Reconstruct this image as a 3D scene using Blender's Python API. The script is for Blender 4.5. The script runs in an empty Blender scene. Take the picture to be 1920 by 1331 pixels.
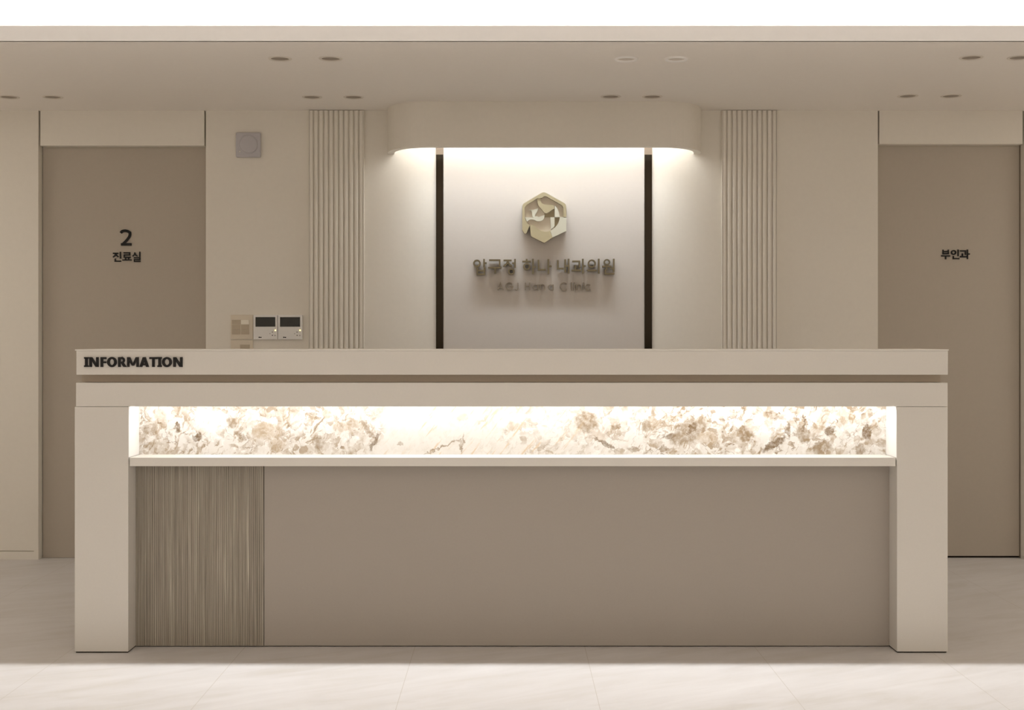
import bpy, bmesh, math, random
from mathutils import Vector
from mathutils.geometry import tessellate_polygon

# ------------------------------------------------------------------ camera
F = 2479.0            # focal length in pixels of the 1920x1331 frame
VX, VY = 955.0, 637.0 # vanishing point of the depth direction
H = 1.184             # eye height
DC = 5.0              # front of the reception desk
DW = 7.124            # back wall
S = bpy.context.scene
COL = S.collection
cd = bpy.data.cameras.new('camera'); cam = bpy.data.objects.new('camera', cd); COL.objects.link(cam)
cam.location = (0, 0, H); cam.rotation_euler = (math.radians(90), 0, 0)
cd.sensor_width = 36.0; cd.lens = F / 1920 * 36
cd.shift_x = (960 - VX) / 1920; cd.shift_y = -(665.5 - VY) / 1920
cd.clip_start = 0.05; cd.clip_end = 60
S.camera = cam

# ------------------------------------------------------------------ world, exposure
w = bpy.data.worlds.new('world'); S.world = w; w.use_nodes = True
w.node_tree.nodes['Background'].inputs[0].default_value = (1, 0.93, 0.84, 1)
w.node_tree.nodes['Background'].inputs[1].default_value = 0.02
S.view_settings.view_transform = 'Standard'; S.view_settings.look = 'None'
S.view_settings.gamma = 1.0; S.view_settings.use_curve_mapping = False
S.view_settings.exposure = 0.06
S.cycles.use_denoising = True
S.cycles.use_adaptive_sampling = True; S.cycles.adaptive_threshold = 0.02
S.cycles.max_bounces = 14; S.cycles.diffuse_bounces = 8; S.cycles.glossy_bounces = 6
S.cycles.caustics_reflective = False; S.cycles.caustics_refractive = False
S.cycles.sample_clamp_indirect = 4.0

# ------------------------------------------------------------------ the room's lamps and added fill lamps
WARM = (1.0, 0.98, 0.95)
def area(name, loc, rot, sx, sy, power, color=WARM):
    l = bpy.data.lights.new(name, 'AREA'); l.shape = 'RECTANGLE'; l.size = sx; l.size_y = sy
    l.energy = power; l.color = color
    o = bpy.data.objects.new(name, l); COL.objects.link(o); o.location = loc; o.rotation_euler = rot
    return o
SLOT_Y = 5.125        # rear lip of the slot light, set to cut its edge on the floor
P_SLOT, P_COVE, P_FAR, P_CANOPY, P_NICHE, P_REAR, P_SIDE, P_BOUNCE = 45, 27, 18, 4.6, 3.4, 68, 8.5, 46
area('slot_lamp', (0, SLOT_Y + 0.03, 3.15), (0, 0, 0), 6.4, 0.006, P_SLOT, (0.97, 0.985, 1.0)).data.spread = math.radians(84)
area('cove_lamp', (0, 5.545, 2.50), (math.radians(180), 0, 0), 8.6, 0.012, P_COVE, (1, 0.985, 0.965))
area('far_fill_lamp', (0, 0.93, 2.50), (math.radians(180), 0, 0), 8.6, 0.012, P_FAR, (1, 0.985, 0.965))  # unseen strip added opposite the cove for ambient fill

area('rear_fill_lamp', (0, -1.2, 2.40), (0, 0, 0), 7.0, 0.5, P_REAR, (1, 0.985, 0.965))  # fill added behind the camera to brighten upright faces

area('bounce_fill_lamp', (0, 2.5, 2.845), (0, 0, 0), 7.0, 0.15, P_BOUNCE, (1, 0.985, 0.965)).data.spread = math.radians(64)  # added over unseen floor; its bounce brightens the lower ceiling
for sx in (-1, 1):
    area('side_fill_lamp', (sx * 3.85, 6.1, 2.405), (0, 0, 0), 0.5, 1.2, P_SIDE, (1, 0.95, 0.87))  # fill pair added out of frame to brighten the back area

# ------------------------------------------------------------------ pixel -> place
def PX(px, D): return (px - VX) / F * D
def PZ(py, D): return H - (py - VY) / F * D

# ------------------------------------------------------------------ materials
def new_mat(name):
    m = bpy.data.materials.new(name); m.use_nodes = True
    nt = m.node_tree; b = nt.nodes['Principled BSDF']
    return m, nt, b
def node(nt, t, **kw):
    n = nt.nodes.new(t)
    for k, v in kw.items(): setattr(n, k, v)
    return n
def setin(nt, n, key, v):
    if isinstance(v, bpy.types.NodeSocket): nt.links.new(v, n.inputs[key])
    else: n.inputs[key].default_value = v
def math_n(nt, op, a, b=None, c=None, clamp=False):
    n = node(nt, 'ShaderNodeMath', operation=op, use_clamp=clamp)
    setin(nt, n, 0, a)
    if b is not None: setin(nt, n, 1, b)
    if c is not None: setin(nt, n, 2, c)
    return n.outputs[0]
def mix_c(nt, fac, a, b, mode='MIX'):
    n = node(nt, 'ShaderNodeMix', data_type='RGBA', blend_type=mode)
    setin(nt, n, 0, fac)
    for i, v in ((6, a), (7, b)):
        setin(nt, n, i, v if isinstance(v, bpy.types.NodeSocket) else (*v, 1))
    return n.outputs[2]
def ramp(nt, fac, stops):
    n = node(nt, 'ShaderNodeValToRGB')
    e = n.color_ramp.elements
    while len(e) < len(stops): e.new(0.5)
    for el, (p, v) in zip(e, stops):
        el.position = p
        el.color = (v, v, v, 1) if isinstance(v, (int, float)) else (*v, 1)
    setin(nt, n, 0, fac)
    return n.outputs[0]
def noise(nt, vec, scale, detail=3, rough=0.55, dist=0.0):
    n = node(nt, 'ShaderNodeTexNoise')
    if vec is not None: nt.links.new(vec, n.inputs['Vector'])
    n.inputs['Scale'].default_value = scale; n.inputs['Detail'].default_value = detail
    n.inputs['Roughness'].default_value = rough; n.inputs['Distortion'].default_value = dist
    return n
def mapping(nt, vec, scale=(1, 1, 1), rot=(0, 0, 0), loc=(0, 0, 0)):
    n = node(nt, 'ShaderNodeMapping')
    nt.links.new(vec, n.inputs[0])
    n.inputs['Scale'].default_value = scale; n.inputs['Rotation'].default_value = rot
    n.inputs['Location'].default_value = loc
    return n.outputs[0]
def objco(nt): return node(nt, 'ShaderNodeTexCoord').outputs['Object']

def paint(name, col, rough=0.6, spec=0.3, var=0.04, scale=60, bump=0.0):
    m, nt, b = new_mat(name)
    v = objco(nt)
    n1 = noise(nt, v, scale, 4)
    c = mix_c(nt, n1.outputs[0], tuple(x * (1 - var) for x in col), tuple(min(1, x * (1 + var)) for x in col))
    nt.links.new(c, b.inputs['Base Color'])
    b.inputs['Roughness'].default_value = rough
    b.inputs['Specular IOR Level'].default_value = spec
    if bump:
        bp = node(nt, 'ShaderNodeBump'); bp.inputs['Strength'].default_value = bump; bp.inputs['Distance'].default_value = 0.001
        n2 = noise(nt, v, scale * 6, 3)
        nt.links.new(n2.outputs[0], bp.inputs['Height']); nt.links.new(bp.outputs[0], b.inputs['Normal'])
    return m
def metal(name, col, rough, spec=0.5, met=1.0):
    m, nt, b = new_mat(name)
    n1 = noise(nt, objco(nt), 90, 3)
    r = math_n(nt, 'MULTIPLY_ADD', n1.outputs[0], 0.12, rough - 0.06)
    nt.links.new(r, b.inputs['Roughness'])
    b.inputs['Base Color'].default_value = (*col, 1); b.inputs['Metallic'].default_value = met
    b.inputs['Specular IOR Level'].default_value = spec
    return m
def emit(name, col, strength):
    m, nt, b = new_mat(name)
    n1 = noise(nt, objco(nt), 40, 1)
    s = math_n(nt, 'MULTIPLY_ADD', n1.outputs[0], strength * 0.05, strength * 0.97)
    b.inputs['Base Color'].default_value = (0.9, 0.9, 0.88, 1)
    b.inputs['Emission Color'].default_value = (*col, 1)
    nt.links.new(s, b.inputs['Emission Strength'])
    return m

def floor_mat():
    m, nt, b = new_mat('floor_stone_tile')
    v = objco(nt)
    sx = node(nt, 'ShaderNodeSeparateXYZ'); nt.links.new(v, sx.inputs[0])
    def line(s, off, pitch, half):
        t = math_n(nt, 'SUBTRACT', s, off); t = math_n(nt, 'DIVIDE', t, pitch)
        t = math_n(nt, 'ADD', t, 0.5); t = math_n(nt, 'FLOORED_MODULO', t, 1.0)
        t = math_n(nt, 'SUBTRACT', t, 0.5); t = math_n(nt, 'ABSOLUTE', t)
        t = math_n(nt, 'MULTIPLY', t, pitch)
        return math_n(nt, 'LESS_THAN', t, half)
    lx = line(sx.outputs[0], -0.364, 0.655, 0.0009)
    ly = line(sx.outputs[1], 4.892, 0.742, 0.0012)
    g = math_n(nt, 'MAXIMUM', lx, ly)
    n1 = noise(nt, mapping(nt, mapping(nt, v, rot=(0, 0, -0.5)), (1, 2.4, 1)), 1.7, 5, 0.6, 0.6)
    n2 = noise(nt, mapping(nt, mapping(nt, v, rot=(0, 0, -0.5)), (0.8, 4.5, 1)), 2.2, 6, 0.62, 1.2)
    f = math_n(nt, 'MULTIPLY_ADD', n2.outputs[0], 0.5, math_n(nt, 'MULTIPLY', n1.outputs[0], 0.5))
    c = ramp(nt, f, [(0.33, (0.54, 0.51, 0.475)), (0.5, (0.60, 0.575, 0.56)), (0.68, (0.65, 0.63, 0.62))])
    c = mix_c(nt, g, c, (0.46, 0.42, 0.37))
    nt.links.new(c, b.inputs['Base Color'])
    r = math_n(nt, 'MULTIPLY_ADD', n1.outputs[0], 0.15, 0.42)
    nt.links.new(r, b.inputs['Roughness']); b.inputs['Specular IOR Level'].default_value = 0.35
    return m

def slat_mat():
    m, nt, b = new_mat('slatted_wood')
    v = objco(nt)
    a1 = noise(nt, mapping(nt, v, (190, 1, 1.6)), 1.0, 4, 0.6)
    a2 = noise(nt, mapping(nt, v, (420, 1, 5)), 1.0, 3, 0.6)
    f = math_n(nt, 'MULTIPLY_ADD', a2.outputs[0], 0.4, math_n(nt, 'MULTIPLY', a1.outputs[0], 0.6))
    c = ramp(nt, f, [(0.30, (0.10, 0.082, 0.06)), (0.44, (0.26, 0.225, 0.18)), (0.57, (0.345, 0.305, 0.245)), (0.70, (0.62, 0.57, 0.47))])
    nt.links.new(c, b.inputs['Base Color']); b.inputs['Roughness'].default_value = 0.55
    return m

def marble_mat():
    """pale quartzite: cream ground, tan and brown crystal patches left and right, calm veined middle"""
    m, nt, b = new_mat('cream_quartzite')
    D = DC + 0.14
    v = objco(nt)
    sx = node(nt, 'ShaderNodeSeparateXYZ'); nt.links.new(v, sx.inputs[0])
    X, Z = sx.outputs[0], sx.outputs[2]
    warp = noise(nt, v, 16, 3, 0.6)
    wv = node(nt, 'ShaderNodeVectorMath', operation='SUBTRACT'); nt.links.new(warp.outputs['Color'], wv.inputs[0]); wv.inputs[1].default_value = (0.5, 0.5, 0.5)
    ws = node(nt, 'ShaderNodeVectorMath', operation='SCALE'); nt.links.new(wv.outputs[0], ws.inputs[0]); ws.inputs['Scale'].default_value = 0.045
    wa = node(nt, 'ShaderNodeVectorMath', operation='ADD'); nt.links.new(v, wa.inputs[0]); nt.links.new(ws.outputs[0], wa.inputs[1])
    W = wa.outputs[0]
    # zones along the length
    nx = math_n(nt, 'MULTIPLY_ADD', X, 1 / 2.92, 0.5)
    wobble = math_n(nt, 'MULTIPLY_ADD', noise(nt, v, 9, 2).outputs[0], 0.05, -0.025)
    nx = math_n(nt, 'ADD', nx, wobble)
    busy = ramp(nt, nx, [(0.0, 0.85), (0.30, 0.9), (0.325, 0.08), (0.44, 0.10), (0.50, 0.38), (0.58, 0.42), (0.66, 0.75), (0.72, 1.0), (1.0, 1.0)])
    c = mix_c(nt, noise(nt, v, 5, 3).outputs[0], (0.66, 0.63, 0.59), (0.73, 0.71, 0.685))
    # crystal cells
    vo = node(nt, 'ShaderNodeTexVoronoi', feature='F1'); nt.links.new(W, vo.inputs['Vector']); vo.inputs['Scale'].default_value = 29
    sc = node(nt, 'ShaderNodeSeparateColor'); nt.links.new(vo.outputs['Color'], sc.inputs[0])
    cell = ramp(nt, sc.outputs[0], [(0.0, 0.0), (0.60, 0.0), (0.66, 0.55), (1.0, 1.0)])
    cell = math_n(nt, 'MULTIPLY', cell, ramp(nt, noise(nt, W, 30, 4, 0.65).outputs[0], [(0.36, 0.0), (0.62, 1.0)]))
    c = mix_c(nt, math_n(nt, 'MULTIPLY', math_n(nt, 'MULTIPLY', cell, busy), 0.95), c, (0.33, 0.245, 0.155))
    v3 = node(nt, 'ShaderNodeTexVoronoi', feature='F1'); nt.links.new(W, v3.inputs['Vector']); v3.inputs['Scale'].default_value = 58
    s3 = node(nt, 'ShaderNodeSeparateColor'); nt.links.new(v3.outputs['Color'], s3.inputs[0])
    k3 = math_n(nt, 'MULTIPLY', ramp(nt, s3.outputs[1], [(0.74, 0.0), (0.78, 0.7), (1.0, 1.0)]), ramp(nt, noise(nt, v, 11, 3).outputs[0], [(0.44, 0.0), (0.56, 1.0)]))
    c = mix_c(nt, math_n(nt, 'MULTIPLY', math_n(nt, 'MULTIPLY', k3, math_n(nt, 'MAXIMUM', busy, ramp(nt, nx, [(0.46, 0.0), (0.50, 0.7), (0.60, 0.7)]))), 0.85), c, (0.30, 0.215, 0.13))
    # soft tan clouds
    cl = ramp(nt, noise(nt, W, 13, 5, 0.68, 1.0).outputs[0], [(0.50, 0.0), (0.68, 1.0)])
    c = mix_c(nt, math_n(nt, 'MULTIPLY', math_n(nt, 'MULTIPLY', cl, busy), 0.45), c, (0.40, 0.32, 0.23))
    # leafy slanting strokes
    lf = noise(nt, mapping(nt, mapping(nt, W, rot=(0, math.radians(-34), 0)), (40, 1, 13)), 1.0, 4, 0.62, 1.4)
    lm = ramp(nt, lf.outputs[0], [(0.57, 0.0), (0.63, 1.0)])
    c = mix_c(nt, math_n(nt, 'MULTIPLY', math_n(nt, 'MULTIPLY', lm, busy), 0.75), c, (0.34, 0.25, 0.155))
    lm = ramp(nt, lf.outputs[0], [(0.66, 0.0), (0.70, 1.0)])
    c = mix_c(nt, math_n(nt, 'MULTIPLY', math_n(nt, 'MULTIPLY', lm, busy), 0.7), c, (0.16, 0.105, 0.055))
    # white crystals
    wh = ramp(nt, noise(nt, W, 26, 5, 0.7, 0.5).outputs[0], [(0.55, 0.0), (0.66, 1.0)])
    c = mix_c(nt, math_n(nt, 'MULTIPLY', math_n(nt, 'MULTIPLY', wh, busy), 0.8), c, (0.88, 0.865, 0.84))
    # fine brown edges between crystals
    ve = node(nt, 'ShaderNodeTexVoronoi', feature='DISTANCE_TO_EDGE'); nt.links.new(W, ve.inputs['Vector']); ve.inputs['Scale'].default_value = 29
    ed = ramp(nt, ve.outputs['Distance'], [(0.0, 1.0), (0.045, 0.0)])
    ed = math_n(nt, 'MULTIPLY', ed, ramp(nt, noise(nt, v, 22, 3, 0.6).outputs[0], [(0.50, 0.0), (0.60, 1.0)]))
    c = mix_c(nt, math_n(nt, 'MULTIPLY', math_n(nt, 'MULTIPLY', ed, busy), 0.75), c, (0.18, 0.115, 0.06))
    # dark specks
    sp = ramp(nt, noise(nt, W, 34, 4, 0.6, 0.8).outputs[0], [(0.655, 0.0), (0.70, 1.0)])
    c = mix_c(nt, math_n(nt, 'MULTIPLY', math_n(nt, 'MULTIPLY', sp, busy), 0.8), c, (0.18, 0.115, 0.058))
    # slanting hairline veins over the calm middle
    calm = ramp(nt, nx, [(0.315, 0.0), (0.34, 1.0), (0.58, 1.0), (0.66, 0.0)])
    hv = noise(nt, mapping(nt, mapping(nt, v, rot=(0, math.radians(-38), 0)), (60, 1, 7)), 1.0, 4, 0.65)
    hl = ramp(nt, hv.outputs[0], [(0.57, 0.0), (0.64, 1.0)])
    c = mix_c(nt, math_n(nt, 'MULTIPLY', math_n(nt, 'MULTIPLY', hl, calm), 0.8), c, (0.60, 0.47, 0.33))
    # patches of their own shape
    def patch(px, py, rx, ry, ang, amt, col):
        nonlocal c
        dx = math_n(nt, 'SUBTRACT', nW[0], PX(px, D) - PX(962, D)); dz = math_n(nt, 'SUBTRACT', nW[1], PZ(py, D) - PZ(852, D))
        ca, sa = math.cos(math.radians(ang)), math.sin(math.radians(ang))
        u = math_n(nt, 'ADD', math_n(nt, 'MULTIPLY', dx, ca), math_n(nt, 'MULTIPLY', dz, sa))
        t = math_n(nt, 'SUBTRACT', math_n(nt, 'MULTIPLY', dz, ca), math_n(nt, 'MULTIPLY', dx, sa))
        u = math_n(nt, 'DIVIDE', u, rx * D / F); t = math_n(nt, 'DIVIDE', t, ry * D / F)
        d = math_n(nt, 'ADD', math_n(nt, 'MULTIPLY', u, u), math_n(nt, 'MULTIPLY', t, t))
        k = math_n(nt, 'MULTIPLY_ADD', d, -1.6, 2.0, clamp=True)
        k = math_n(nt, 'MULTIPLY', k, grain)
        c = mix_c(nt, math_n(nt, 'MULTIPLY', k, amt), c, col)
    w2 = noise(nt, v, 38, 4, 0.7)
    w2s = node(nt, 'ShaderNodeVectorMath', operation='MULTIPLY_ADD'); nt.links.new(w2.outputs['Color'], w2s.inputs[0])
    w2s.inputs[1].default_value = (0.05, 0.0, 0.05); 
    wo = node(nt, 'ShaderNodeVectorMath', operation='SUBTRACT'); nt.links.new(v, wo.inputs[0]); wo.inputs[1].default_value = (0.025, 0, 0.025)
    nt.links.new(wo.outputs[0], w2s.inputs[2])
    s2 = node(nt, 'ShaderNodeSeparateXYZ'); nt.links.new(w2s.outputs[0], s2.inputs[0]); nW = (s2.outputs[0], s2.outputs[2])
    grain = ramp(nt, noise(nt, v, 60, 4, 0.7).outputs[0], [(0.30, 0.35), (0.60, 1.0)])
    TAN, MID, DRK = (0.42, 0.325, 0.22), (0.25, 0.178, 0.105), (0.15, 0.093, 0.042)
    WHT = (0.85, 0.82, 0.775)
    for p in ((395, 790, 32, 26, 0, 0.75, WHT), (500, 810, 28, 16, 0, 0.7, TAN), (280, 803, 16, 10, 0, 0.7, MID), (333, 802, 5, 11, 0, 0.95, DRK),
              (370, 820, 9, 7, 20, 0.95, DRK), (300, 780, 12, 12, 0, 0.5, TAN), (434, 793, 9, 11, 0, 0.7, MID), (450, 816, 12, 6, -40, 0.8, MID),
              (520, 835, 16, 12, 0, 0.7, TAN), (598, 830, 11, 14, 0, 0.75, MID), (640, 800, 18, 10, 0, 0.6, TAN), (690, 805, 22, 5, -55, 0.8, MID),
              (702, 828, 20, 4, 60, 0.85, DRK), (612, 775, 8, 7, 0, 0.6, TAN),
              (1100, 792, 22, 19, -10, 0.85, MID), (1122, 818, 16, 9, -25, 0.75, (0.48, 0.40, 0.32)), (1135, 832, 26, 2.5, -28, 0.8, DRK),
              (868, 832, 2.4, 18, -8, 0.8, MID), (828, 838, 42, 1.6, 22, 0.9, MID), (864, 836, 3, 12, 10, 0.6, MID), (905, 788, 14, 3, 40, 0.6, TAN),
              (867, 782, 10, 7, 0, 0.5, TAN), (751, 832, 6, 4, 0, 0.8, MID), (960, 800, 9, 10, -50, 0.6, TAN), (1155, 800, 9, 6, 0, 0.9, MID),
              (1190, 843, 13, 7, 0, 0.85, MID), (1245, 843, 10, 8, 0, 0.8, MID), (1212, 798, 8, 13, 10, 0.8, MID), (1255, 818, 13, 6, 0, 0.9, DRK),
              (1292, 808, 40, 20, 30, 0.8, MID), (1298, 802, 16, 6, 55, 0.9, DRK), (1328, 822, 20, 14, 0, 0.7, TAN), (1398, 812, 14, 16, -30, 0.85, MID),
              (1425, 798, 26, 18, 0, 0.6, WHT), (1452, 832, 26, 8, 32, 0.95, DRK), (1505, 815, 12, 18, 20, 0.85, MID), (1478, 806, 4, 18, 5, 0.8, DRK),
              (1507, 798, 3, 16, -15, 0.8, DRK), (1540, 838, 22, 12, 20, 0.85, MID), (1556, 808, 9, 11, -20, 0.9, DRK), (1626, 808, 8, 15, 0, 0.95, DRK),
              (1612, 842, 10, 12, 0, 0.8, MID), (1455, 780, 18, 8, -20, 0.6, MID), (1540, 790, 26, 10, 60, 0.5, TAN), (1585, 780, 22, 12, -20, 0.5, TAN)):
        patch(*p)
    nt.links.new(c, b.inputs['Base Color']); b.inputs['Roughness'].default_value = 0.3; b.inputs['Specular IOR Level'].default_value = 0.15
    return m

M = dict(
    wall=paint('warm_white_wall', (0.79, 0.75, 0.68), 0.65, 0.25, 0.025, 40, 0.15),
    ceil=paint('ceiling_paint', (0.90, 0.855, 0.80), 0.75, 0.2, 0.02, 40),
    fascia=paint('fascia_paint', (0.86, 0.85, 0.85), 0.7, 0.2, 0.02, 40),
    door=paint('taupe_door_film', (0.47, 0.42, 0.355), 0.6, 0.25, 0.03, 60, 0.1),
    sign=paint('sign_panel_film', (0.60, 0.555, 0.51), 0.6, 0.25, 0.02, 60, 0.1),
    desk=paint('desk_laminate', (0.67, 0.64, 0.59), 0.5, 0.3, 0.025, 120, 0.05),
    deskedge=paint('desk_edge_laminate', (0.72, 0.69, 0.64), 0.45, 0.3, 0.02, 120),
    desk2=paint('taupe_front_laminate', (0.39, 0.35, 0.305), 0.55, 0.3, 0.03, 120, 0.05),
    gap=paint('shadow_gap', (0.30, 0.245, 0.19), 0.7, 0.2, 0.03, 80),
    riser=paint('recessed_riser', (0.46, 0.39, 0.31), 0.65, 0.2, 0.03, 80),
    dark=paint('black_gap_shade', (0.03, 0.022, 0.015), 0.8, 0.1, 0.05, 80),  # black for shaded gaps and the slot lining
    black=paint('black_acrylic', (0.008, 0.007, 0.006), 0.45, 0.3, 0.1, 80),
    strip=metal('black_polished_metal', (0.034, 0.027, 0.019), 0.17, 0.5, 1.0),
    cap=paint('tan_filler', (0.20, 0.155, 0.115), 0.6, 0.2, 0.03, 80),
    brass=metal('satin_brass', (0.50, 0.45, 0.30), 0.38, 0.5, 0.6),
    platelit=metal('lit_recess_brass', (0.63, 0.56, 0.45), 0.42, 0.5, 0.5),  # emblem back plate lightened for the light in its recess
    letter=metal('dark_brass', (0.17, 0.14, 0.085), 0.34, 0.5, 0.75),
    pale=metal('bright_reflection_brass', (0.68, 0.68, 0.58), 0.42, 0.5, 0.6),  # brass pieces painted pale to stand for brighter reflections
    brass2=metal('deep_brass', (0.30, 0.25, 0.155), 0.36, 0.5, 0.6),
    thinletter=paint('darkened_letter', (0.30, 0.25, 0.19), 0.5, 0.3, 0.02, 80),  # wall-coloured letters, darkened to read against their own shadow
    white=paint('white_plastic', (0.80, 0.785, 0.765), 0.4, 0.4, 0.02, 80),
    plate=paint('cream_switch_plate', (0.70, 0.63, 0.52), 0.4, 0.4, 0.02, 80),
    rocker=paint('beige_rocker', (0.50, 0.425, 0.32), 0.4, 0.4, 0.02, 80),
    rockerw=paint('white_rocker', (0.88, 0.83, 0.72), 0.35, 0.4, 0.02, 80),
    screen=paint('dark_screen', (0.012, 0.012, 0.009), 0.12, 0.5, 0.05, 80),
    grey=paint('grey_button', (0.42, 0.39, 0.36), 0.4, 0.4, 0.02, 80),
    frost=paint('frosted_blue_grey_plastic', (0.50, 0.485, 0.51), 0.3, 0.5, 0.02, 60),
    trimring=paint('downlight_ring', (0.74, 0.685, 0.605), 0.5, 0.4, 0.02, 80),
    trimwhite=paint('white_downlight_ring', (0.93, 0.91, 0.88), 0.4, 0.5, 0.02, 80),
    reflector=paint('downlight_reflector', (0.45, 0.39, 0.32), 0.5, 0.4, 0.04, 80),
    lens=paint('downlight_lens', (0.70, 0.64, 0.565), 0.4, 0.4, 0.02, 80),
    liner=paint('white_bounce_liner', (0.90, 0.89, 0.875), 0.5, 0.3, 0.01, 80),
    floor=floor_mat(), slat=slat_mat(), marble=marble_mat(),
    led=emit('led_diffuser', (1, 0.95, 0.86), 6.0), pilot=emit('pilot_light', (1, 0.72, 0.15), 4.0),
)

# ------------------------------------------------------------------ mesh helpers (world coordinates in, local to origin out)
class MB:
    def __init__(self): self.bm = bmesh.new()
    def box(self, x0, x1, y0, y1, z0, z1, bev=0.0):
        bm = bmesh.new()
        vs = [bm.verts.new((x, y, z)) for x in (x0, x1) for y in (y0, y1) for z in (z0, z1)]
        for f in ((0, 1, 3, 2), (4, 6, 7, 5), (0, 4, 5, 1), (2, 3, 7, 6), (0, 2, 6, 4), (1, 5, 7, 3)):
            bm.faces.new([vs[i] for i in f])
        if bev: bmesh.ops.bevel(bm, geom=bm.edges[:], offset=bev, segments=2, affect='EDGES', profile=0.5)
        self._add(bm); return self
    def _add(self, bm):
        me = bpy.data.meshes.new('tmp'); bm.to_mesh(me); bm.free(); self.bm.from_mesh(me); bpy.data.meshes.remove(me)
    def prism(self, pts, y0, y1, bev=0.0):
        """polygon in the x-z plane, extruded from y0 (front) to y1 (back)"""
        bm = bmesh.new()
        a = [bm.verts.new((x, y0, z)) for x, z in pts]; bb = [bm.verts.new((x, y1, z)) for x, z in pts]
        n = len(pts)
        for t in tessellate_polygon([[Vector((x, z, 0)) for x, z in pts]]):
            bm.faces.new([a[i] for i in t]); bm.faces.new([bb[i] for i in reversed(t)])
        for i in range(n): bm.faces.new((a[i], a[(i + 1) % n], bb[(i + 1) % n], bb[i]))
        bmesh.ops.recalc_face_normals(bm, faces=bm.faces[:])
        if bev:
            es = [e for e in bm.edges if abs(e.verts[0].co.y - y0) < 1e-7 and abs(e.verts[1].co.y - y0) < 1e-7 and len(e.link_faces) == 2 and any(abs(v.co.y - y1) < 1e-7 for f in e.link_faces for v in f.verts)]
            bmesh.ops.bevel(bm, geom=es, offset=bev, segments=1, affect='EDGES')
        self._add(bm); return self
    def ring(self, cx, cz, ro, ri, y0, y1, n=40, rox=None, rix=None):
        rox = rox or ro; rix = rix or ri
        bm = bmesh.new(); L = []
        for k in range(n):
            c, s = math.cos(2 * math.pi * k / n), math.sin(2 * math.pi * k / n)
            L.append([bm.verts.new(p) for p in ((cx + rox * c, y0, cz + ro * s), (cx + rix * c, y0, cz + ri * s), (cx + rix * c, y1, cz + ri * s), (cx + rox * c, y1, cz + ro * s))])
        for k in range(n):
            p, q = L[k], L[(k + 1) % n]
            for i in range(4): bm.faces.new((p[i], p[(i + 1) % 4], q[(i + 1) % 4], q[i]))
        bmesh.ops.recalc_face_normals(bm, faces=bm.faces[:])
        self._add(bm); return self
    def lathe(self, cx, cy, prof, n=40, axis='Z', cz=0):
        """profile of (radius, height) turned about a vertical axis, or about the y axis"""
        bm = bmesh.new(); rows = []
        for r, h in prof:
            if r < 1e-6: rows.append([bm.verts.new((cx, cy, h) if axis == 'Z' else (cx, h, cz))])
            else:
                rows.append([bm.verts.new((cx + r * math.cos(2 * math.pi * k / n), cy + r * math.sin(2 * math.pi * k / n), h) if axis == 'Z'
                             else (cx + r * math.cos(2 * math.pi * k / n), h, cz + r * math.sin(2 * math.pi * k / n))) for k in range(n)])
        for A, B in zip(rows, rows[1:]):
            for k in range(n):
                q = [A[k % len(A)], A[(k + 1) % len(A)], B[(k + 1) % len(B)], B[k % len(B)]]
                u = []
                for x in q:
                    if x not in u: u.append(x)
                if len(u) > 2:
                    try: bm.faces.new(u)
                    except ValueError: pass
        bmesh.ops.recalc_face_normals(bm, faces=bm.faces[:])
        self._add(bm); return self
    def stroke(self, pts, th, y0, y1, closed=False):
        """a bar of constant width following a polyline in x-z, square ends"""
        n = len(pts); Ls, Rs = [], []
        for i in range(n):
            p = Vector(pts[i])
            d0 = (p - Vector(pts[i - 1])).normalized() if i > 0 else None
            d1 = (Vector(pts[i + 1]) - p).normalized() if i < n - 1 else None
            d = ((d0 or d1) + (d1 or d0)).normalized()
            nrm = Vector((-d.y, d.x)); k = 1.0
            if d0 and d1: k = min(1.6, 1 / max(0.3, nrm.dot(Vector((-d0.y, d0.x)))))
            Ls.append(p + nrm * th / 2 * k); Rs.append(p - nrm * th / 2 * k)
        bm = bmesh.new(); row = []
        for l, r in zip(Ls, Rs):
            row.append([bm.verts.new(q) for q in ((l.x, y0, l.y), (r.x, y0, r.y), (r.x, y1, r.y), (l.x, y1, l.y))])
        for a, b2 in zip(row, row[1:]):
            for i in range(4): bm.faces.new((a[i], a[(i + 1) % 4], b2[(i + 1) % 4], b2[i]))
        bm.faces.new(row[0]); bm.faces.new(list(reversed(row[-1])))
        bmesh.ops.recalc_face_normals(bm, faces=bm.faces[:])
        self._add(bm); return self
    def build(self, name, m, parent=None, origin=None, smooth=False):
        me = bpy.data.meshes.new(name)
        o = bpy.data.objects.new(name, me); COL.objects.link(o)
        if parent is not None:
            org = parent.location.copy(); q = parent.parent
            while q is not None: org += q.location; q = q.parent
            o.parent = parent
        else:
            if origin is None:
                co = [v.co for v in self.bm.verts]
                lo = [min(c[i] for c in co) for i in range(3)]; hi = [max(c[i] for c in co) for i in range(3)]
                origin = ((lo[0] + hi[0]) / 2, (lo[1] + hi[1]) / 2, lo[2])
            org = Vector(origin); o.location = org
        bmesh.ops.translate(self.bm, verts=self.bm.verts[:], vec=-org)
        self.bm.to_mesh(me); self.bm.free()
        me.materials.append(m)
        if smooth:
            for p in me.polygons: p.use_smooth = True
        return o

def thing(name, label, cat, loc, group=None):
    o = bpy.data.objects.new(name, None); COL.objects.link(o); o.location = loc; o.empty_display_size = 0.1
    return tag(o, label, cat, group)
def tag(o, label, cat, group=None):
    o['label'] = label; o['category'] = cat
    if group: o['group'] = group
    return o
def struct(o, label=None, cat=None):
    o['kind'] = 'structure'
    if label: o['label'] = label
    if cat: o['category'] = cat
    return o

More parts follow.
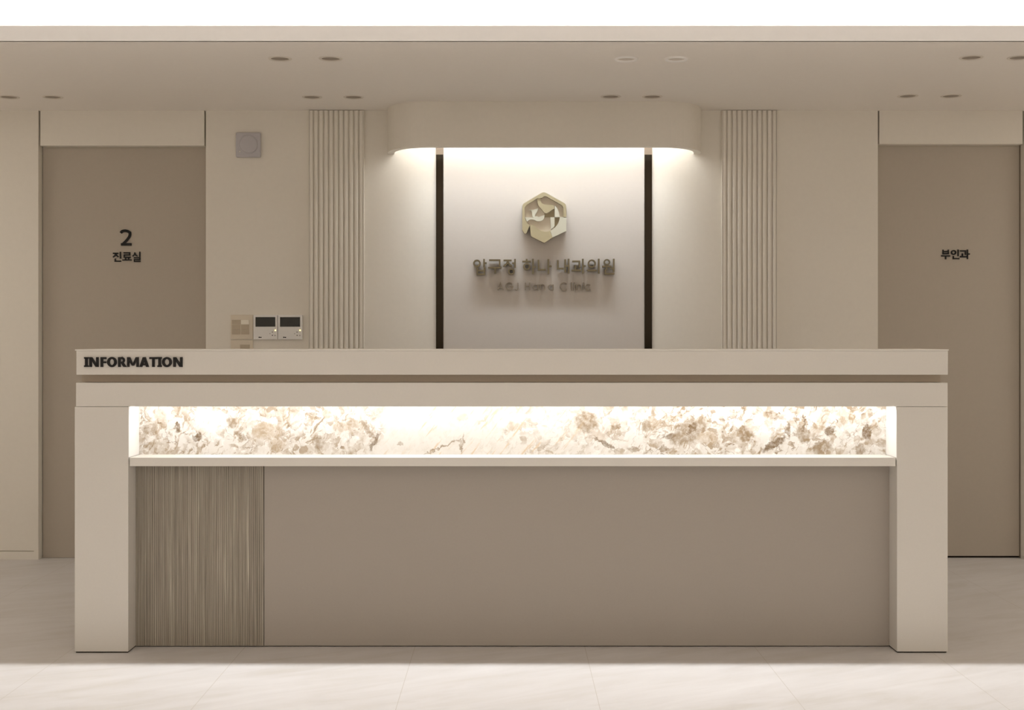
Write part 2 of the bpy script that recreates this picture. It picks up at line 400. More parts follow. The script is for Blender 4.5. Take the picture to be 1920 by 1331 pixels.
# ================================================================== THE ROOM
XL, XR, YB = -4.5, 4.5, -2.5
CZ = PZ(207, DW)                 # lower ceiling height
YS = (CZ - H) * F / (VY - 77)    # front edge of the lower ceiling
FT = PZ(48, YS)                  # top of its lip
UP = 2.85                        # raised ceiling
YC = YS + 0.15                   # rear wall of the cove
YR = DW + 0.057                  # door face
struct(MB().box(XL, XR, YB, YR + 0.3, -0.1, 0).build('floor', M['floor'], origin=(0, 0, 0)), 'pale beige stone tile floor with thin joints', 'floor')
# back wall: panels on either side of the recessed doors
mb = MB()
XD = [PX(72, DW), PX(386, DW), PX(1646, DW), PX(1921, DW)]
mb.box(XL, XD[0], DW, YR + 0.2, 0.048, CZ)
mb.box(XL, XD[0], DW, YR + 0.2, 0, 0.0435)
mb.box(XL, XD[0] - 0.024, DW + 0.010, YR + 0.2, 0.0435, 0.048)
mb.box(XD[0] - 0.024, XD[0], DW, YR + 0.2, 0.0435, 0.048)
mb.box(XD[1], XD[2], DW, YR + 0.2, 0, CZ)
mb.box(XD[3], XR, DW, YR + 0.2, 0, CZ)
for a, c in ((0, 1), (2, 3)): mb.box(XD[a], XD[c], YR + 0.045, YR + 0.2, 0, CZ)
struct(mb.build('wall_back', M['wall']), 'warm white panelled wall behind the reception desk', 'wall')
# overdoor panels with a shadow groove on each side
for i, (a, c, z) in enumerate(((0, 1, PZ(273, DW)), (2, 3, PZ(270, DW)))):
    struct(MB().box(XD[a] + 0.009, XD[c] - 0.009, DW + 0.002, YR + 0.045, z, CZ, 0.0015).build('trim_%d' % (i + 1), M['wall']),
           'warm white panel above the %s door' % ('left', 'right')[i], 'panel')
# doors
d1 = struct(MB().box(XD[0] + 0.003, XD[1] - 0.003, YR, YR + 0.04, 0.0005, PZ(273, DW), 0.001).build('door_1', M['door']), 'taupe flush door with a numeral, left of the desk', 'door')
d2 = struct(MB().box(XD[2] + 0.003, PX(1912, YR) - 0.002, YR, YR + 0.04, 0.010, PZ(270, DW), 0.001).build('door_2', M['door']), 'taupe flush door right of the desk', 'door')
struct(MB().box(PX(1912, YR), XD[3] - 0.001, YR - 0.004, YR + 0.04, 0, PZ(270, DW)).build('trim_4', M['gap']), 'dark jamb edge at the right door', 'door frame')
struct(MB().box(XD[2] + 0.003, PX(1912, YR) - 0.002, YR + 0.01, YR + 0.04, 0.0, 0.0095).build('trim_5', M['dark']), 'dark strip standing in for the shade under the right door', 'gap')  # dark strip put in for the shade below the door
# side and rear walls
struct(MB().box(XL - 0.1, XL, YB, YR + 0.2, 0, UP + 0.4).build('wall_left', M['wall']))
struct(MB().box(XR, XR + 0.1, YB, YR + 0.2, 0, UP + 0.4).build('wall_right', M['wall']))
struct(MB().box(XL, XR, YB - 0.1, YB, 0, UP + 0.4).build('wall_front', M['wall']))

# lower ceiling with round openings for the downlights
LIGHTS = [(525, 110, 0), (620, 110, 0), (1174, 110, 1), (1268, 110, 1), (1821, 108, 0), (1911, 108, 0),
          (17, 182, 0), (99, 182, 0), (585, 182, 0), (663, 182, 0), (1145, 181, 0), (1223, 181, 0), (1702, 180, 0), (1783, 180, 0)]
R_HOLE, R_TRIM = 0.040, 0.0525
spots = []
for px, py, k in LIGHTS:
    D = (CZ - H) * F / (VY - py); spots.append((PX(px, D), D, k))
bm = bmesh.new()
def loop(pts):
    vs = [bm.verts.new((x, y, CZ)) for x, y in pts]
    return [bm.edges.new((vs[i], vs[(i + 1) % len(vs)])) for i in range(len(vs))]
eds = loop([(XL, YS), (XR, YS), (XR, YR + 0.2), (XL, YR + 0.2)])
for x, y, k in spots: eds += loop([(x + R_HOLE * math.cos(a * math.pi / 16), y + R_HOLE * math.sin(a * math.pi / 16)) for a in range(32)])
bmesh.ops.triangle_fill(bm, edges=eds, use_beauty=True)
for f in bm.faces:
    if f.normal.z > 0: f.normal_flip()
mb = MB(); mb._add(bm)
mb.box(XL, XR, YC + 0.025, YR + 0.2, CZ + 0.12, CZ + 0.14)
mb.box(XL, XR, YC, YC + 0.03, CZ + 0.03, UP + 0.02)
mb.box(XL, XR, YS + 0.012, YC + 0.02, FT - 0.045, FT - 0.035)
struct(mb.build('ceiling', M['ceil'], origin=(0, YS, CZ)), 'lower ceiling over the desk with recessed downlights', 'ceiling')
struct(MB().box(XL, XR, YS, YS + 0.012, CZ, FT, 0.001).build('trim_3', M['fascia']), 'pale lip along the front edge of the lower ceiling', 'ceiling trim')
# raised ceiling with its linear light slot, and the lower ceiling behind the camera
mb = MB()
mb.box(XL, XR, SLOT_Y, YC + 0.03, UP, UP + 0.012)
mb.box(XL, XR, 0.85, 5.03, UP, UP + 0.012)
mb.box(XL, XR, 0.82, 0.85, CZ, UP)
mb.box(XL, XR, 0.85, 1.0, CZ, CZ + 0.012); mb.box(XL, XR, 0.988, 1.0, CZ + 0.012, FT)
mb.box(XL, XR, YB, 0.82, CZ, CZ + 0.02)
struct(mb.build('ceiling', M['ceil'], origin=(0, 3, UP)), 'raised ceiling lit by a hidden cove light', 'ceiling')

mb = MB().box(XL, XR, 5.018, 5.0299, UP + 0.0125, 3.2).box(XL, XR, 5.2, 5.212, UP + 0.0125, 3.2).box(XL, XR, 5.018, 5.212, 3.2, 3.212)  # unseen black slot lining added to keep stray light off the floor
mb.box(XL, XR, 5.0301, 5.034, UP, 3.19).box(XL, XR, SLOT_Y, 5.2, UP + 0.0125, UP + 0.016)
struct(mb.build('trim_6', M['dark'], origin=(0, 5.1, UP)), 'unseen black baffle added to cut the slot light sharply', 'ceiling trim')

# ================================================================== DOWNLIGHTS
DL = ['near row, left one above the left fluted panel', 'near row, right one above the left fluted panel',
      'left of the two with pale rings above the sign', 'right of the two with pale rings above the sign',
      'near row, above the right door, left one of the pair', 'near row, above the right door, cut by the picture edge',
      'far row, at the far left picture edge', 'far row, just above the left door',
      'far row, over the left edge of the left fluted panel', 'far row, over the right edge of the left fluted panel',
      'far row, near the canopy, left one of the pair', 'far row, near the canopy, right one of the pair',
      'far row, above the right door, left one of the pair', 'far row, above the right door, right one of the pair']
for (x, y, k), t in zip(spots, DL):
    o = thing('downlight', ('pale-ringed round ceiling downlight, ' if k else 'unlit dark round ceiling downlight, ') + t, 'downlight', (x, y, CZ), 'recessed ceiling downlights')
    dp = 0.007 if k else 0.003
    MB().lathe(x, y, [(R_HOLE - 0.001, CZ), (R_HOLE + 0.002, CZ - dp), (R_TRIM - 0.003, CZ - dp), (R_TRIM, CZ - 0.0002)], 48).build('trim_ring', M['trimwhite' if k else 'trimring'], o, smooth=True)
    if k:
        MB().lathe(x, y, [(R_HOLE - 0.001, CZ), (R_HOLE - 0.003, CZ + 0.002), (0, CZ + 0.002)], 48).build('lens', M['lens'], o)
    else:
        MB().lathe(x, y, [(R_HOLE - 0.001, CZ), (0.030, CZ + 0.045), (0.018, CZ + 0.062)], 48).build('reflector', M['reflector'], o, smooth=True)
        MB().lathe(x, y, [(0.019, CZ + 0.062), (0.012, CZ + 0.058), (0, CZ + 0.056)], 32).build('lens', M['grey'], o, smooth=True)

# ================================================================== FLUTED WALL PANELS
def fluted(px0, px1, label):
    x0, x1 = PX(px0, DW), PX(px1, DW); n = 11; p = (x1 - x0) / n
    top = CZ - 0.003
    mb = MB().box(x0 + 0.001, x1 - 0.001, DW - 0.006, DW, 0.0, top)
    mb.box(x0, x0 + 0.003, DW - 0.020, DW, 0, top).box(x1 - 0.003, x1, DW - 0.020, DW, 0, top)
    for i in range(n):
        a = x0 + i * p + 0.003; c = x0 + (i + 1) * p - 0.003
        pts = []
        for k in range(7):
            t = math.pi * k / 6
            pts.append(((a + c) / 2 - (c - a) / 2 * math.cos(t), -0.006 - 0.013 * math.sin(t) ** 0.3))
        bm = bmesh.new()
        lo = [bm.verts.new((x, DW + y, 0.0)) for x, y in pts]; hi = [bm.verts.new((x, DW + y, top)) for x, y in pts]
        for k in range(6): bm.faces.new((lo[k], lo[k + 1], hi[k + 1], hi[k]))
        bm.faces.new(hi); bm.faces.new(list(reversed(lo)))
        bmesh.ops.recalc_face_normals(bm, faces=bm.faces[:])
        mb._add(bm)
    tag(mb.build('fluted_wall_panel', M['wall']), label, 'wall panel', 'fluted wall panels')
fluted(579.4, 683, 'narrow cream fluted wall panel left of the sign, beside the thermostats')
fluted(1352.5, 1456, 'narrow cream fluted wall panel right of the sign')

# ================================================================== SIGN BAY: CANOPY, BLACK STRIPS, CENTRE PANEL
YF = (CZ - H) * F / (VY - 190)        # canopy front plane
CB = PZ(275, YF)                      # canopy underside
cx0, cx1 = PX(727, DW), PX(1313, DW)
def outline(inset, n=14):
    """plan of the canopy shell: wall, quarter-round corner, straight front, quarter-round corner, wall"""
    rx, ry = 0.215 - inset * 0.55, (DW - YF) - inset
    pts = []
    for k in range(n + 1):
        t = math.pi / 2 * k / n
        pts.append((cx0 + inset + rx * (1 - math.cos(t)), DW - ry * math.sin(t)))
    for k in range(n + 1):
        t = math.pi / 2 * (1 - k / n)
        pts.append((cx1 - inset - rx * (1 - math.cos(t)), DW - ry * math.sin(t)))
    return pts
can = thing('light_canopy', 'wide cream canopy with rounded ends and a light under it, above the sign', 'canopy', ((cx0 + cx1) / 2, DW, CB))
out, inn = outline(0), outline(0.037)
bm = bmesh.new()
ov = [[bm.verts.new((x, y, z)) for x, y in out] for z in (CB, CZ)]; iv = [[bm.verts.new((x, y, z)) for x, y in inn] for z in (CB, CZ)]
n = len(out)
for i in range(n - 1):
    bm.faces.new((ov[0][i], ov[0][i + 1], ov[1][i + 1], ov[1][i]))
    bm.faces.new((iv[0][i + 1], iv[0][i], iv[1][i], iv[1][i + 1]))
    bm.faces.new((ov[0][i + 1], ov[0][i], iv[0][i], iv[0][i + 1]))
    bm.faces.new((ov[1][i], ov[1][i + 1], iv[1][i + 1], iv[1][i]))
for e in (0, n - 1): bm.faces.new((ov[0][e], ov[1][e], iv[1][e], iv[0][e]))
bmesh.ops.recalc_face_normals(bm, faces=bm.faces[:])
mb = MB(); mb._add(bm); sh = mb.build('shell', M['wall'], can)
sh.data.materials.append(M['liner'])     # inside whitened to keep the bounced canopy light neutral
mid = Vector(((cx0 + cx1) / 2, DW, 0)) - Vector(can.location)
for p in sh.data.polygons:
    if abs(p.normal.z) < 0.5 and (Vector((mid.x, mid.y, 0)) - Vector((p.center.x, p.center.y, 0))).dot(p.normal) > 0 and p.center.y < -0.001: p.material_index = 1
STR_Y = YF + 0.10
MB().box(cx0 + 0.13, cx1 - 0.13, STR_Y - 0.02, STR_Y + 0.02, CB + 0.20, CB + 0.215).build('light_strip', M['led'], can)
area('canopy_lamp', ((cx0 + cx1) / 2, STR_Y, CB + 0.185), (math.radians(-30), 0, 0), cx1 - cx0 - 0.27, 0.03, P_CANOPY, (0.88, 0.945, 1.0))
area('canopy_fill_lamp', ((cx0 + cx1) / 2, STR_Y + 0.03, CB + 0.185), (0, 0, 0), cx1 - cx0 - 0.27, 0.03, 3.7, (0.88, 0.945, 1.0)).data.spread = math.radians(54)  # second narrow lamp added to even the falloff down the wall
bx = [PX(p, DW) for p in (817.5, 831.5, 1208, 1222.5)]
tag(MB().box(bx[1], bx[2], DW - 0.006, DW, 0, CZ - 0.01).build('wall_panel', M['sign']), 'greyish beige centre panel carrying the logo and gold lettering', 'wall panel')
for i in (0, 2):
    zc = PZ(289.5, DW - 0.01)
    o = thing('metal_strip', 'vertical polished black metal strip %s of the sign panel' % ('left' if i == 0 else 'right'), 'trim strip', ((bx[i] + bx[i + 1]) / 2, DW, 0), 'black strips framing the sign panel')
    MB().box(bx[i] + 0.0005, bx[i + 1] - 0.0005, DW - 0.010, DW, 0, zc, 0.0012).build('strip', M['strip'], o)
    MB().box(bx[i] + 0.0005, bx[i + 1] - 0.0005, DW - 0.008, DW, zc, CZ - 0.01).build('filler_piece', M['cap'], o)['label'] = 'tan filler piece'  # tan filler piece added above the metal, low albedo

# ================================================================== LETTERING
def arc(cx, cz, rx, rz, a0, a1, n=20):
    return [(cx + rx * math.cos(math.radians(a0 + (a1 - a0) * k / n)), cz + rz * math.sin(math.radians(a0 + (a1 - a0) * k / n))) for k in range(n + 1)]
def lettering(root, glyphs, conv, th, y0, y1, m):
    """glyph = list of strokes in picture units: ('b', pts[, th]) a bar, ('o', cx, cz, rx, rz, th) a ring, ('p', pts) a filled outline"""
    for g in glyphs:
        mb = MB()
        for j, s in enumerate(g):
            e = 0.00006 * j
            if s[0] == 'b':
                mb.stroke([conv(*p) for p in s[1]], (s[2] if len(s) > 2 else th) * conv.k, y0 + e, y1)
            elif s[0] == 'o':
                x, z = conv(s[1], s[2]); t = (s[5] if len(s) > 5 else th)
                mb.ring(x, z, s[4] * conv.k, (s[4] - t) * conv.k, y0 + e, y1, 36, s[3] * conv.k, (s[3] - (s[6] if len(s) > 6 else t)) * conv.k)
            else: mb.prism([conv(*p) for p in s[1]], y0 + e, y1)
        mb.build('letter', m, root)
class Conv:
    def __init__(self, ox, oy, sc, D): self.ox, self.oy, self.sc, self.D, self.k = ox, oy, sc, D, D / F / sc
    def __call__(self, u, v): return PX(self.ox + u / self.sc, self.D), PZ(self.oy + v / self.sc, self.D)
def L(*p): return ('b', list(p))

# brass Korean lettering on the sign panel
YP = DW - 0.006
c = Conv(870, 470, 6.4, YP - 0.028)
root = thing('sign_lettering', 'row of raised brass Korean letters on the sign panel under the logo', 'lettering', (PX(1020, YP), YP, PZ(515, YP)))
KOR = [
    [('o', 155, 152, 46, 46, 19), L((240, 98), (240, 196)), L((240, 148), (272, 148)), L((160, 200), (160, 290)), L((245, 200), (245, 290)), L((152, 240), (252, 240)), L((152, 282), (252, 282))],
    [L((300, 113), (436, 113)), L((428, 105), (428, 190)), L((288, 204), (452, 204)), L((374, 204), (374, 272))],
    [L((474, 116), (572, 116)), L((527, 120), (512, 158), (474, 190)), L((527, 130), (545, 165), (575, 190)), L((612, 98), (612, 205)), L((578, 150), (612, 150)), ('o', 568, 250, 40, 38, 17)],
    [L((752, 98), (752, 122)), L((700, 130), (802, 130)), ('o', 752, 190, 43, 43, 18), L((828, 96), (828, 280)), L((828, 195), (864, 195))],
    [L((894, 108), (894, 236)), L((886, 228), (984, 228)), L((1012, 100), (1012, 278)), L((1012, 186), (1052, 186))],
    [L((1127, 112), (1127, 221)), L((1119, 214), (1194, 214)), L((1215, 102), (1215, 258)), L((1256, 96), (1256, 272)), L((1215, 182), (1256, 182))],
    [L((1300, 128), (1394, 128)), L((1386, 120), (1386, 205)), L((1338, 172), (1338, 236)), L((1293, 236), (1402, 236)), L((1427, 96), (1427, 276)), L((1427, 184), (1462, 184))],
    [('o', 1534, 155, 50, 50, 19), L((1476, 237), (1594, 237)), L((1618, 96), (1618, 274))],
    [('o', 1716, 138, 40, 38, 17), L((1660, 189), (1772, 189)), L((1712, 189), (1712, 226)), L((1762, 214), (1798, 214)), L((1798, 96), (1798, 256)), L((1696, 222), (1696, 284)), L((1688, 276), (1806, 276))],
]
lettering(root, KOR, c, 20, YP - 0.028, YP - 0.004, M['letter'])
# thin English line below
c = Conv(870, 470, 6.4, YP - 0.014)
root = thing('sign_lettering', 'line of thin beige Latin letters below the brass Korean row', 'lettering', (PX(1020, YP), YP, PZ(545, YP)))
def ring_a(x): return [('o', x, 440, 34, 34, 11), L((x + 30, 405), (x + 30, 474))]
ENG = [
    [L((405, 474), (438, 382), (471, 474)), L((418, 442), (458, 442))],
    [('b', arc(545, 428, 42, 42, -40, -360) + [(548, 428)])],
    [('b', [(648, 384), (648, 450)] + arc(628, 450, 20, 22, 0, 150, 8))],
    [L((738, 382), (738, 474)), L((788, 382), (788, 474)), L((738, 428), (788, 428))],
    ring_a(858), [L((915, 405), (915, 474)), ('b', [(915, 440)] + arc(942, 436, 27, -28, 180, 0, 10) + [(969, 474)])], ring_a(1040),
    [('b', arc(1200, 430, 44, 44, -45, -315))],
    [L((1290, 378), (1290, 474))], [L((1325, 405), (1325, 474)), L((1325, 382), (1325, 392))],
    [L((1352, 405), (1352, 474)), ('b', [(1352, 440)] + arc(1378, 436, 26, -28, 180, 0, 10) + [(1404, 474)])],
    [L((1434, 405), (1434, 474)), L((1434, 382), (1434, 392))],
    [('b', arc(1492, 440, 34, 34, -45, -315))],
]
lettering(root, ENG, c, 13, YP - 0.014, YP - 0.004, M['thinletter'])

# logo
LD = YP - 0.030
c = Conv(960, 350, 12.1, LD)
logo = thing('logo_emblem', 'hexagonal brass relief emblem above the lettering on the sign panel', 'emblem', (PX(1020, YP), YP, PZ(455, YP)))
def poly(name, pts, y0, m, bev=0.0, y1=None):
    MB().prism([c(*p) for p in pts], YP - y0, YP - 0.004 if y1 is None else YP - y1, bev).build(name, m, logo)
def round_poly(pts, r, n=5):
    out = []
    for i, p in enumerate(pts):
        a, b2 = Vector(pts[i - 1]), Vector(pts[(i + 1) % len(pts)]); p = Vector(p)
        q0 = p + (a - p).normalized() * r; q1 = p + (b2 - p).normalized() * r
        for k in range(n + 1):
            t = k / n
            q = q0 * (1 - t) ** 2 + p * 2 * t * (1 - t) + q1 * t * t
            out.append((q.x, q.y))
    return out
def bez(p0, p1, p2, n=10):
    p0, p1, p2 = Vector(p0), Vector(p1), Vector(p2)
    return [tuple(p0 * (1 - k / n) ** 2 + p1 * 2 * (k / n) * (1 - k / n) + p2 * (k / n) ** 2) for k in range(n + 1)]
# back plate with the notch at lower left
poly('back_plate', [(720, 150), (1205, 405), (1205, 990), (735, 1250), (430, 1110), (405, 880), (330, 1010), (250, 990), (250, 405)], 0.010, M['platelit'])
# rim from the lower left tip up the left side, over the top and down the right side
rim_out = bez((235, 470), (225, 400), (285, 368), 5) + bez((660, 145), (720, 112), (780, 145), 5) + bez((1180, 368), (1232, 400), (1232, 470), 5) + [(1232, 700)]
rim_in = [(1168, 700), (1165, 470), (1140, 425)] + bez((800, 232), (730, 195), (690, 250), 5) + [(600, 262), (580, 262)] + [(330, 415), (290, 470), (288, 700), (345, 830), (400, 880), (325, 1060), (290, 1070), (232, 985)]
poly('rim', rim_out + rim_in, 0.030, M['brass'], 0.002)
# drop-shaped arm sweeping down from the top
arm = [(580, 225), (575, 330)] + bez((585, 390), (600, 440), (660, 495), 6) + [(735, 590), (790, 605), (965, 490), (940, 410)] + bez((800, 410), (690, 420), (655, 330), 6) + bez((650, 250), (680, 215), (740, 205), 5) + [(700, 180)]
poly('arm', arm, 0.026, M['brass'], 0.002)
# leaf at the left with the pale small sprig
leaf = [(290, 690), (350, 690)] + bez((480, 700), (560, 640), (600, 690), 6) + bez((740, 640), (735, 760), (640, 780), 8) + bez((560, 780), (500, 740), (450, 738), 6) + bez((400, 745), (370, 770), (340, 790), 4)
poly('leaf', leaf, 0.024, M['pale'], 0.002)
poly('sprig', [(360, 530), (430, 530), (455, 580), (470, 690), (520, 690), (530, 620), (575, 560), (600, 480), (540, 500), (480, 520), (400, 515)], 0.018, M['pale'], 0.001)
# quarter shapes on the right
poly('facet', [(970, 425)] + bez((970, 425), (1060, 490), (1085, 690), 8) + [(970, 690)], 0.026, M['pale'], 0.002)
poly('facet', [(870, 690), (965, 690), (965, 900), (885, 965)], 0.024, M['pale'], 0.001)
poly('facet', [(810, 603), (965, 492), (965, 688), (735, 688), (735, 610)], 0.014, M['brass2'])
poly('facet', [(970, 695), (1080, 695)] + bez((1080, 700), (1060, 860), (960, 935), 6) + [(970, 900)], 0.012, M['brass2'])
# pale heel on the lower right and the brass bowl at the bottom
poly('heel', [(1090, 690), (1234, 690), (1234, 1005), (920, 1150), (868, 1000)] + bez((900, 985), (1060, 880), (1085, 700), 8), 0.030, M['pale'], 0.002)
poly('bowl', [(405, 870), (480, 870)] + bez((575, 955), (735, 1060), (865, 1002), 10) + [(918, 1152), (770, 1250), (735, 1272), (690, 1255), (440, 1130), (425, 1080)], 0.030, M['brass'], 0.002)

# black signs on the doors
c = Conv(190, 410, 13.31, YR - 0.006)
root = thing('door_lettering', 'black numeral 2 above three black Korean letters on the left door', 'lettering', (PX(236, YR), YR, PZ(491, YR)))
two = [(482, 355)] + [(500, 330)] + bez((520, 312), (600, 285), (665, 318), 6) + bez((708, 345), (720, 400), (692, 455), 6) + [(640, 530), (535, 638)]
lettering(root, [[('b', two, 66), ('b', [(486, 640), (750, 640)], 64)]], c, 66, YR - 0.006, YR, M['black'])
K2 = [
    [L((285, 862), (420, 862)), L((362, 866), (340, 915), (288, 956)), L((362, 890), (385, 925), (425, 950)), L((471, 824), (471, 994)), L((343, 992), (343, 1062)), L((326, 1060), (492, 1060))],
    [L((548, 850), (720, 850)), L((704, 850), (704, 906)), L((552, 904), (720, 904)), L((566, 904), (566, 960)), L((552, 962), (730, 962)), L((600, 962), (600, 1028)), L((676, 962), (676, 1028)), L((518, 1030), (752, 1030))],
    [L((836, 838), (822, 895), (776, 938)), L((836, 866), (858, 908), (898, 936)), L((956, 820), (956, 955)), L((808, 974), (972, 974)), L((958, 974), (958, 1022)), L((808, 1021), (972, 1021)), L((822, 1021), (822, 1066)), L((808, 1066), (975, 1066))],
]
lettering(root, K2, c, 30, YR - 0.006, YR, M['black'])
c = Conv(1740, 450, 19.2, YR - 0.006)
root = thing('door_lettering', 'three black Korean letters alone on the right door', 'lettering', (PX(1791, YR), YR, PZ(487, YR)))
K3 = [
    [L((548, 345), (548, 512)), L((740, 345), (740, 512)), L((540, 412), (748, 412)), L((530, 490), (760, 490)), L((475, 570), (806, 570)), L((642, 570), (642, 692))],
    [('o', 926, 446, 98, 90, 48), L((1092, 340), (1092, 578)), L((920, 575), (920, 672)), L((895, 668), (1134, 668))],
    [L((1158, 390), (1375, 390)), L((1352, 370), (1352, 535)), L((1246, 480), (1246, 600)), L((1160, 600), (1395, 600)), L((1426, 340), (1426, 686)), L((1426, 502), (1514, 502))],
]
lettering(root, K3, c, 46, YR - 0.006, YR, M['black'])

# ================================================================== DEVICES ON THE WALL
D = DW - 0.012
def wx(p): return PX(p, D)
def wz(p): return PZ(p, D)
o = thing('wall_speaker', 'square frosted bluish wall unit with a round face, left of the fluted panel', 'wall unit', (wx(465.5), DW, wz(295)))
MB().box(wx(442.5), wx(489), DW - 0.022, DW, wz(295), wz(248.5), 0.006).build('housing', M['frost'], o)
MB().lathe(wx(466), 0, [(0.052, DW - 0.022), (0.052, DW - 0.027), (0.046, DW - 0.030), (0.044, DW - 0.028), (0.03, DW - 0.029), (0, DW - 0.030)], 48, 'Y', wz(271)).build('round_face', M['frost'], o, smooth=False)
MB().lathe(wx(450.5), 0, [(0.0035, DW - 0.022), (0.003, DW - 0.0245), (0, DW - 0.025)], 16, 'Y', wz(284.5)).build('indicator', M['rockerw'], o)

o = thing('light_switch', 'cream wall switch plate with six rockers, one white', 'light switch', (wx(453), DW, wz(636)))
MB().box(wx(432), wx(474), DW - 0.008, DW, wz(636), wz(590), 0.002).build('plate', M['plate'], o)
for i, (a, b2) in enumerate(((434.5, 450.7), (452, 467))):
    for j, (t, q) in enumerate(((599.5, 608), (609, 617.4), (618, 627))):
        hot = i == 1 and j == 0
        r_ = MB().box(wx(a), wx(b2), DW - (0.013 if hot else 0.010), DW - 0.006, wz(q), wz(t), 0.001).build('rocker', M['rockerw' if hot else 'rocker'], o)
        if hot: r_['label'] = 'white pressed rocker'
o = thing('light_switch', 'small cream switch plate below the six-rocker switch, half hidden by the desk', 'light switch', (wx(459), DW, wz(683)))
MB().box(wx(432), wx(474), DW - 0.008, DW, wz(683), wz(638), 0.002).build('plate', M['plate'], o)
MB().box(wx(450), wx(468), DW - 0.010, DW - 0.006, wz(672), wz(646), 0.001).build('rocker', M['rocker'], o)
for i, (a, b2) in enumerate(((475.5, 520.6), (521.4, 567))):
    k = (b2 - a) / 45.0
    o = thing('thermostat', 'white wall thermostat with a black screen, %s of the two' % ('left' if i == 0 else 'right'), 'thermostat', (wx((a + b2) / 2), DW, wz(637)), 'white thermostats by the fluted panel')
    MB().box(wx(a), wx(b2), DW - 0.018, DW, wz(636.5), wz(590.5), 0.002).build('housing', M['white'], o)
    MB().box(wx(a + 4 * k), wx(a + 41 * k), DW - 0.019, DW - 0.017, wz(612.5), wz(594.5)).build('screen', M['screen'], o)
    MB().lathe(wx(a + 41 * k), 0, [(0.0035, DW - 0.018), (0.003, DW - 0.0195), (0, DW - 0.020)], 16, 'Y', wz(619.2)).build('pilot_lamp', M['pilot'], o)
    for u, v, r, m in ((35.5, 622.5, 0.004, 'grey'), (35.5, 628.6, 0.003, 'black'), (40.5, 628.8, 0.004, 'grey'), (31, 625.5, 0.003, 'grey')):
        MB().lathe(wx(a + u * k), 0, [(r, DW - 0.018), (r * 0.9, DW - 0.0195), (0, DW - 0.0197)], 16, 'Y', wz(v)).build('button', M[m], o)
    mb = MB().lathe(wx(a + 11 * k), 0, [(0.0037, DW - 0.018), (0.0037, DW - 0.0187), (0, DW - 0.0187)], 16, 'Y', wz(632.4))
    mb.box(wx(a + 12.5 * k), wx(a + 15.3 * k), DW - 0.0187, DW - 0.018, wz(633.4), wz(631.6)).build('maker_mark', M['black'], o)

# ================================================================== RECEPTION DESK
def dx(p): return PX(p, DC)
def dz(p): return PZ(p, DC)
desk = thing('reception_desk', 'long cream reception desk with a lit stone niche and slatted front panel', 'desk', (dx(960), DC + 0.3, 0))
DB = DC + 0.66
zt = dz(655)
MB().box(dx(141), dx(1778.5), DC - 0.004, DC + 0.36, zt - 0.005, zt, 0.001).build('countertop', M['deskedge'], desk)
MB().box(dx(143), dx(1777.5), DC, DC + 0.35, dz(702.5), zt - 0.0052, 0.001).build('upper_band', M['desk'], desk)
MB().box(PX(155, DC + 0.05), PX(1765, DC + 0.03), DC + 0.04, DC + 0.30, dz(717), dz(702.5)).build('riser', M['riser'], desk)
zb, zl = dz(717.5), dz(762)
MB().box(dx(142.5), dx(1777), DC, DC + 0.022, zl, zb, 0.0008).box(dx(142.5), dx(1777), DC + 0.022, DB, dz(740), zb, 0.0008).build('lower_band', M['desk'], desk)
for a, b2 in ((140, 240.6), (1681.8, 1777)):
    lg = MB().box(dx(a), dx(b2), DC, DB, 0.005, zl - 0.0015, 0.001).build('leg', M['desk'], desk)
    MB().box(dx(a) + 0.003, dx(b2) - 0.003, DC + 0.006, DB - 0.01, 0, 0.0065).build('foot', M['dark'], lg)  # feet painted black for the shaded line under the legs
i0, i1 = dx(240.6) + 0.0003, dx(1681.8) - 0.0003
NY = DC + 0.14                         # stone face
mar = MB().box(i0, i1, NY, NY + 0.02, PZ(852, NY) - 0.005, dz(740)).build('stone_panel', M['marble'], desk)
# object coordinates of the stone start at its own lower middle
shift = Vector((PX(962, NY), NY, PZ(852, NY)))
root_loc = Vector(desk.location)
mar.location = shift - root_loc
for v in mar.data.vertices: v.co -= mar.location
MB().box(dx(243.2), dx(1679.2), DC + 0.001, NY + 0.02, dz(874), dz(858), 0.0006).build('shelf', M['deskedge'], desk)
for a, b2 in ((i0, i0 + 0.0012), (i1 - 0.0012, i1)):
    MB().box(a, b2, DC + 0.0015, NY - 0.0002, dz(858) + 0.0004, zl + 0.02).build('added_niche_liner', M['liner'], desk)  # white liner added so the niche sides turn bright
NZ = dz(745)
MB().box(i0, i1, DC + 0.022, NY, NZ, dz(740)).build('niche_top', M['deskedge'], desk)
MB().box(i0 + 0.001, i1 - 0.001, DC + 0.045, DC + 0.065, NZ - 0.008, NZ, 0.0008).build('light_strip', M['led'], desk)
area('niche_lamp', ((i0 + i1) / 2, DC + 0.055, NZ - 0.0095), (math.radians(-8), 0, 0), i1 - i0 - 0.003, 0.012, P_NICHE, (0.955, 0.975, 1.0))
PY = DC + 0.10                         # lower front panels
x_s = PX(495, PY)
z0 = 0.004
mb = MB().box(i0, x_s - 0.0015, PY + 0.004, PY + 0.02, z0, dz(874) + 0.004)
ns = 62; rng = random.Random(4)
for k in range(ns):
    a = i0 + (x_s - 0.0015 - i0) * k / ns; b2 = i0 + (x_s - 0.0015 - i0) * (k + 1) / ns
    mb.box(a + 0.00025, b2 - 0.00025, PY - 0.002 * rng.random(), PY + 0.006, z0, dz(874) + 0.004)
mb.build('slatted_panel', M['slat'], desk)
MB().box(x_s + 0.0008, i1, PY, PY + 0.02, z0, dz(874) + 0.004, 0.0008).build('front_panel', M['desk2'], desk)
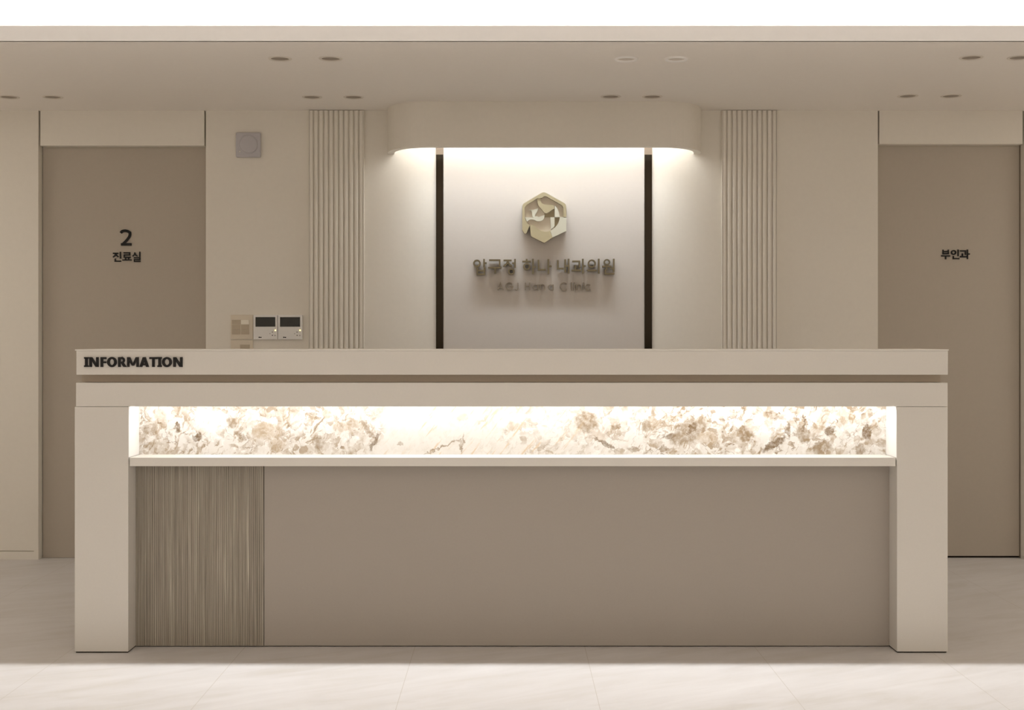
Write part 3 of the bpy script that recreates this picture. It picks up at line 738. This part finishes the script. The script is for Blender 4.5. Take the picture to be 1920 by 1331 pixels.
MB().box(i0, i1, PY + 0.015, PY + 0.04, 0, z0 + 0.002).build('plinth', M['gap'], desk)
MB().box(i0, i1, NY + 0.02, DB - 0.02, 0.70, 0.73, 0.001).build('worktop', M['desk'], desk)

# black raised word on the upper band
c = Conv(150, 660, 9.6, DC - 0.006)
root = thing('desk_lettering', 'black raised word INFORMATION at the left end of the desk front', 'lettering', (dx(249), DC, dz(688)))
T, B = 92, 268
def Nn(a, b2): return [('b', [(a + 23, B), (a + 23, T)], 46), ('b', [(b2 - 22, B), (b2 - 22, T)], 44), ('p', [(a + 2, T), (a + 52, T), (b2 - 2, B), (b2 - 52, B)])]
def Ii(a, b2): return [('b', [((a + b2) / 2, B), ((a + b2) / 2, T)], 46), ('b', [(a, T + 14), (b2, T + 14)], 28), ('b', [(a, B - 14), (b2, B - 14)], 28)]
def Oo(a, b2): return [('o', (a + b2) / 2, 180, (b2 - a) / 2, 91, 36, 48)]
INFO = [
    Ii(72, 152), Nn(165, 332),
    [('b', [(390, B), (390, T)], 46), ('b', [(367, T + 17), (472, T + 17)], 34), ('b', [(367, 184), (468, 184)], 32)],
    Oo(485, 660),
    [('b', [(706, B), (706, T)], 46), ('b', [(706, T + 16), (752, T + 16)] + arc(752, 148, 36, -40, 90, -90, 12) + [(706, 188)], 34), ('p', [(728, 188), (776, 180), (836, B), (780, B)])],
    [('b', [(866, B), (866, T)], 42), ('b', [(1034, B), (1034, T)], 42), ('p', [(847, T), (900, T), (968, B - 22), (932, B - 22)]), ('p', [(1053, T), (1000, T), (932, B - 22), (968, B - 22)])],
    [('p', [(1066, B), (1128, T), (1178, T), (1116, B)]), ('p', [(1240, B), (1178, T), (1128, T), (1188, B)]), ('b', [(1096, 224), (1210, 224)], 30)],
    [('b', [(1319, B), (1319, T)], 46), ('b', [(1246, T + 17), (1392, T + 17)], 34)],
    Ii(1392, 1470), Oo(1474, 1652), Nn(1676, 1842),
]
lettering(root, INFO, c, 44, DC - 0.007, DC, M['black'])
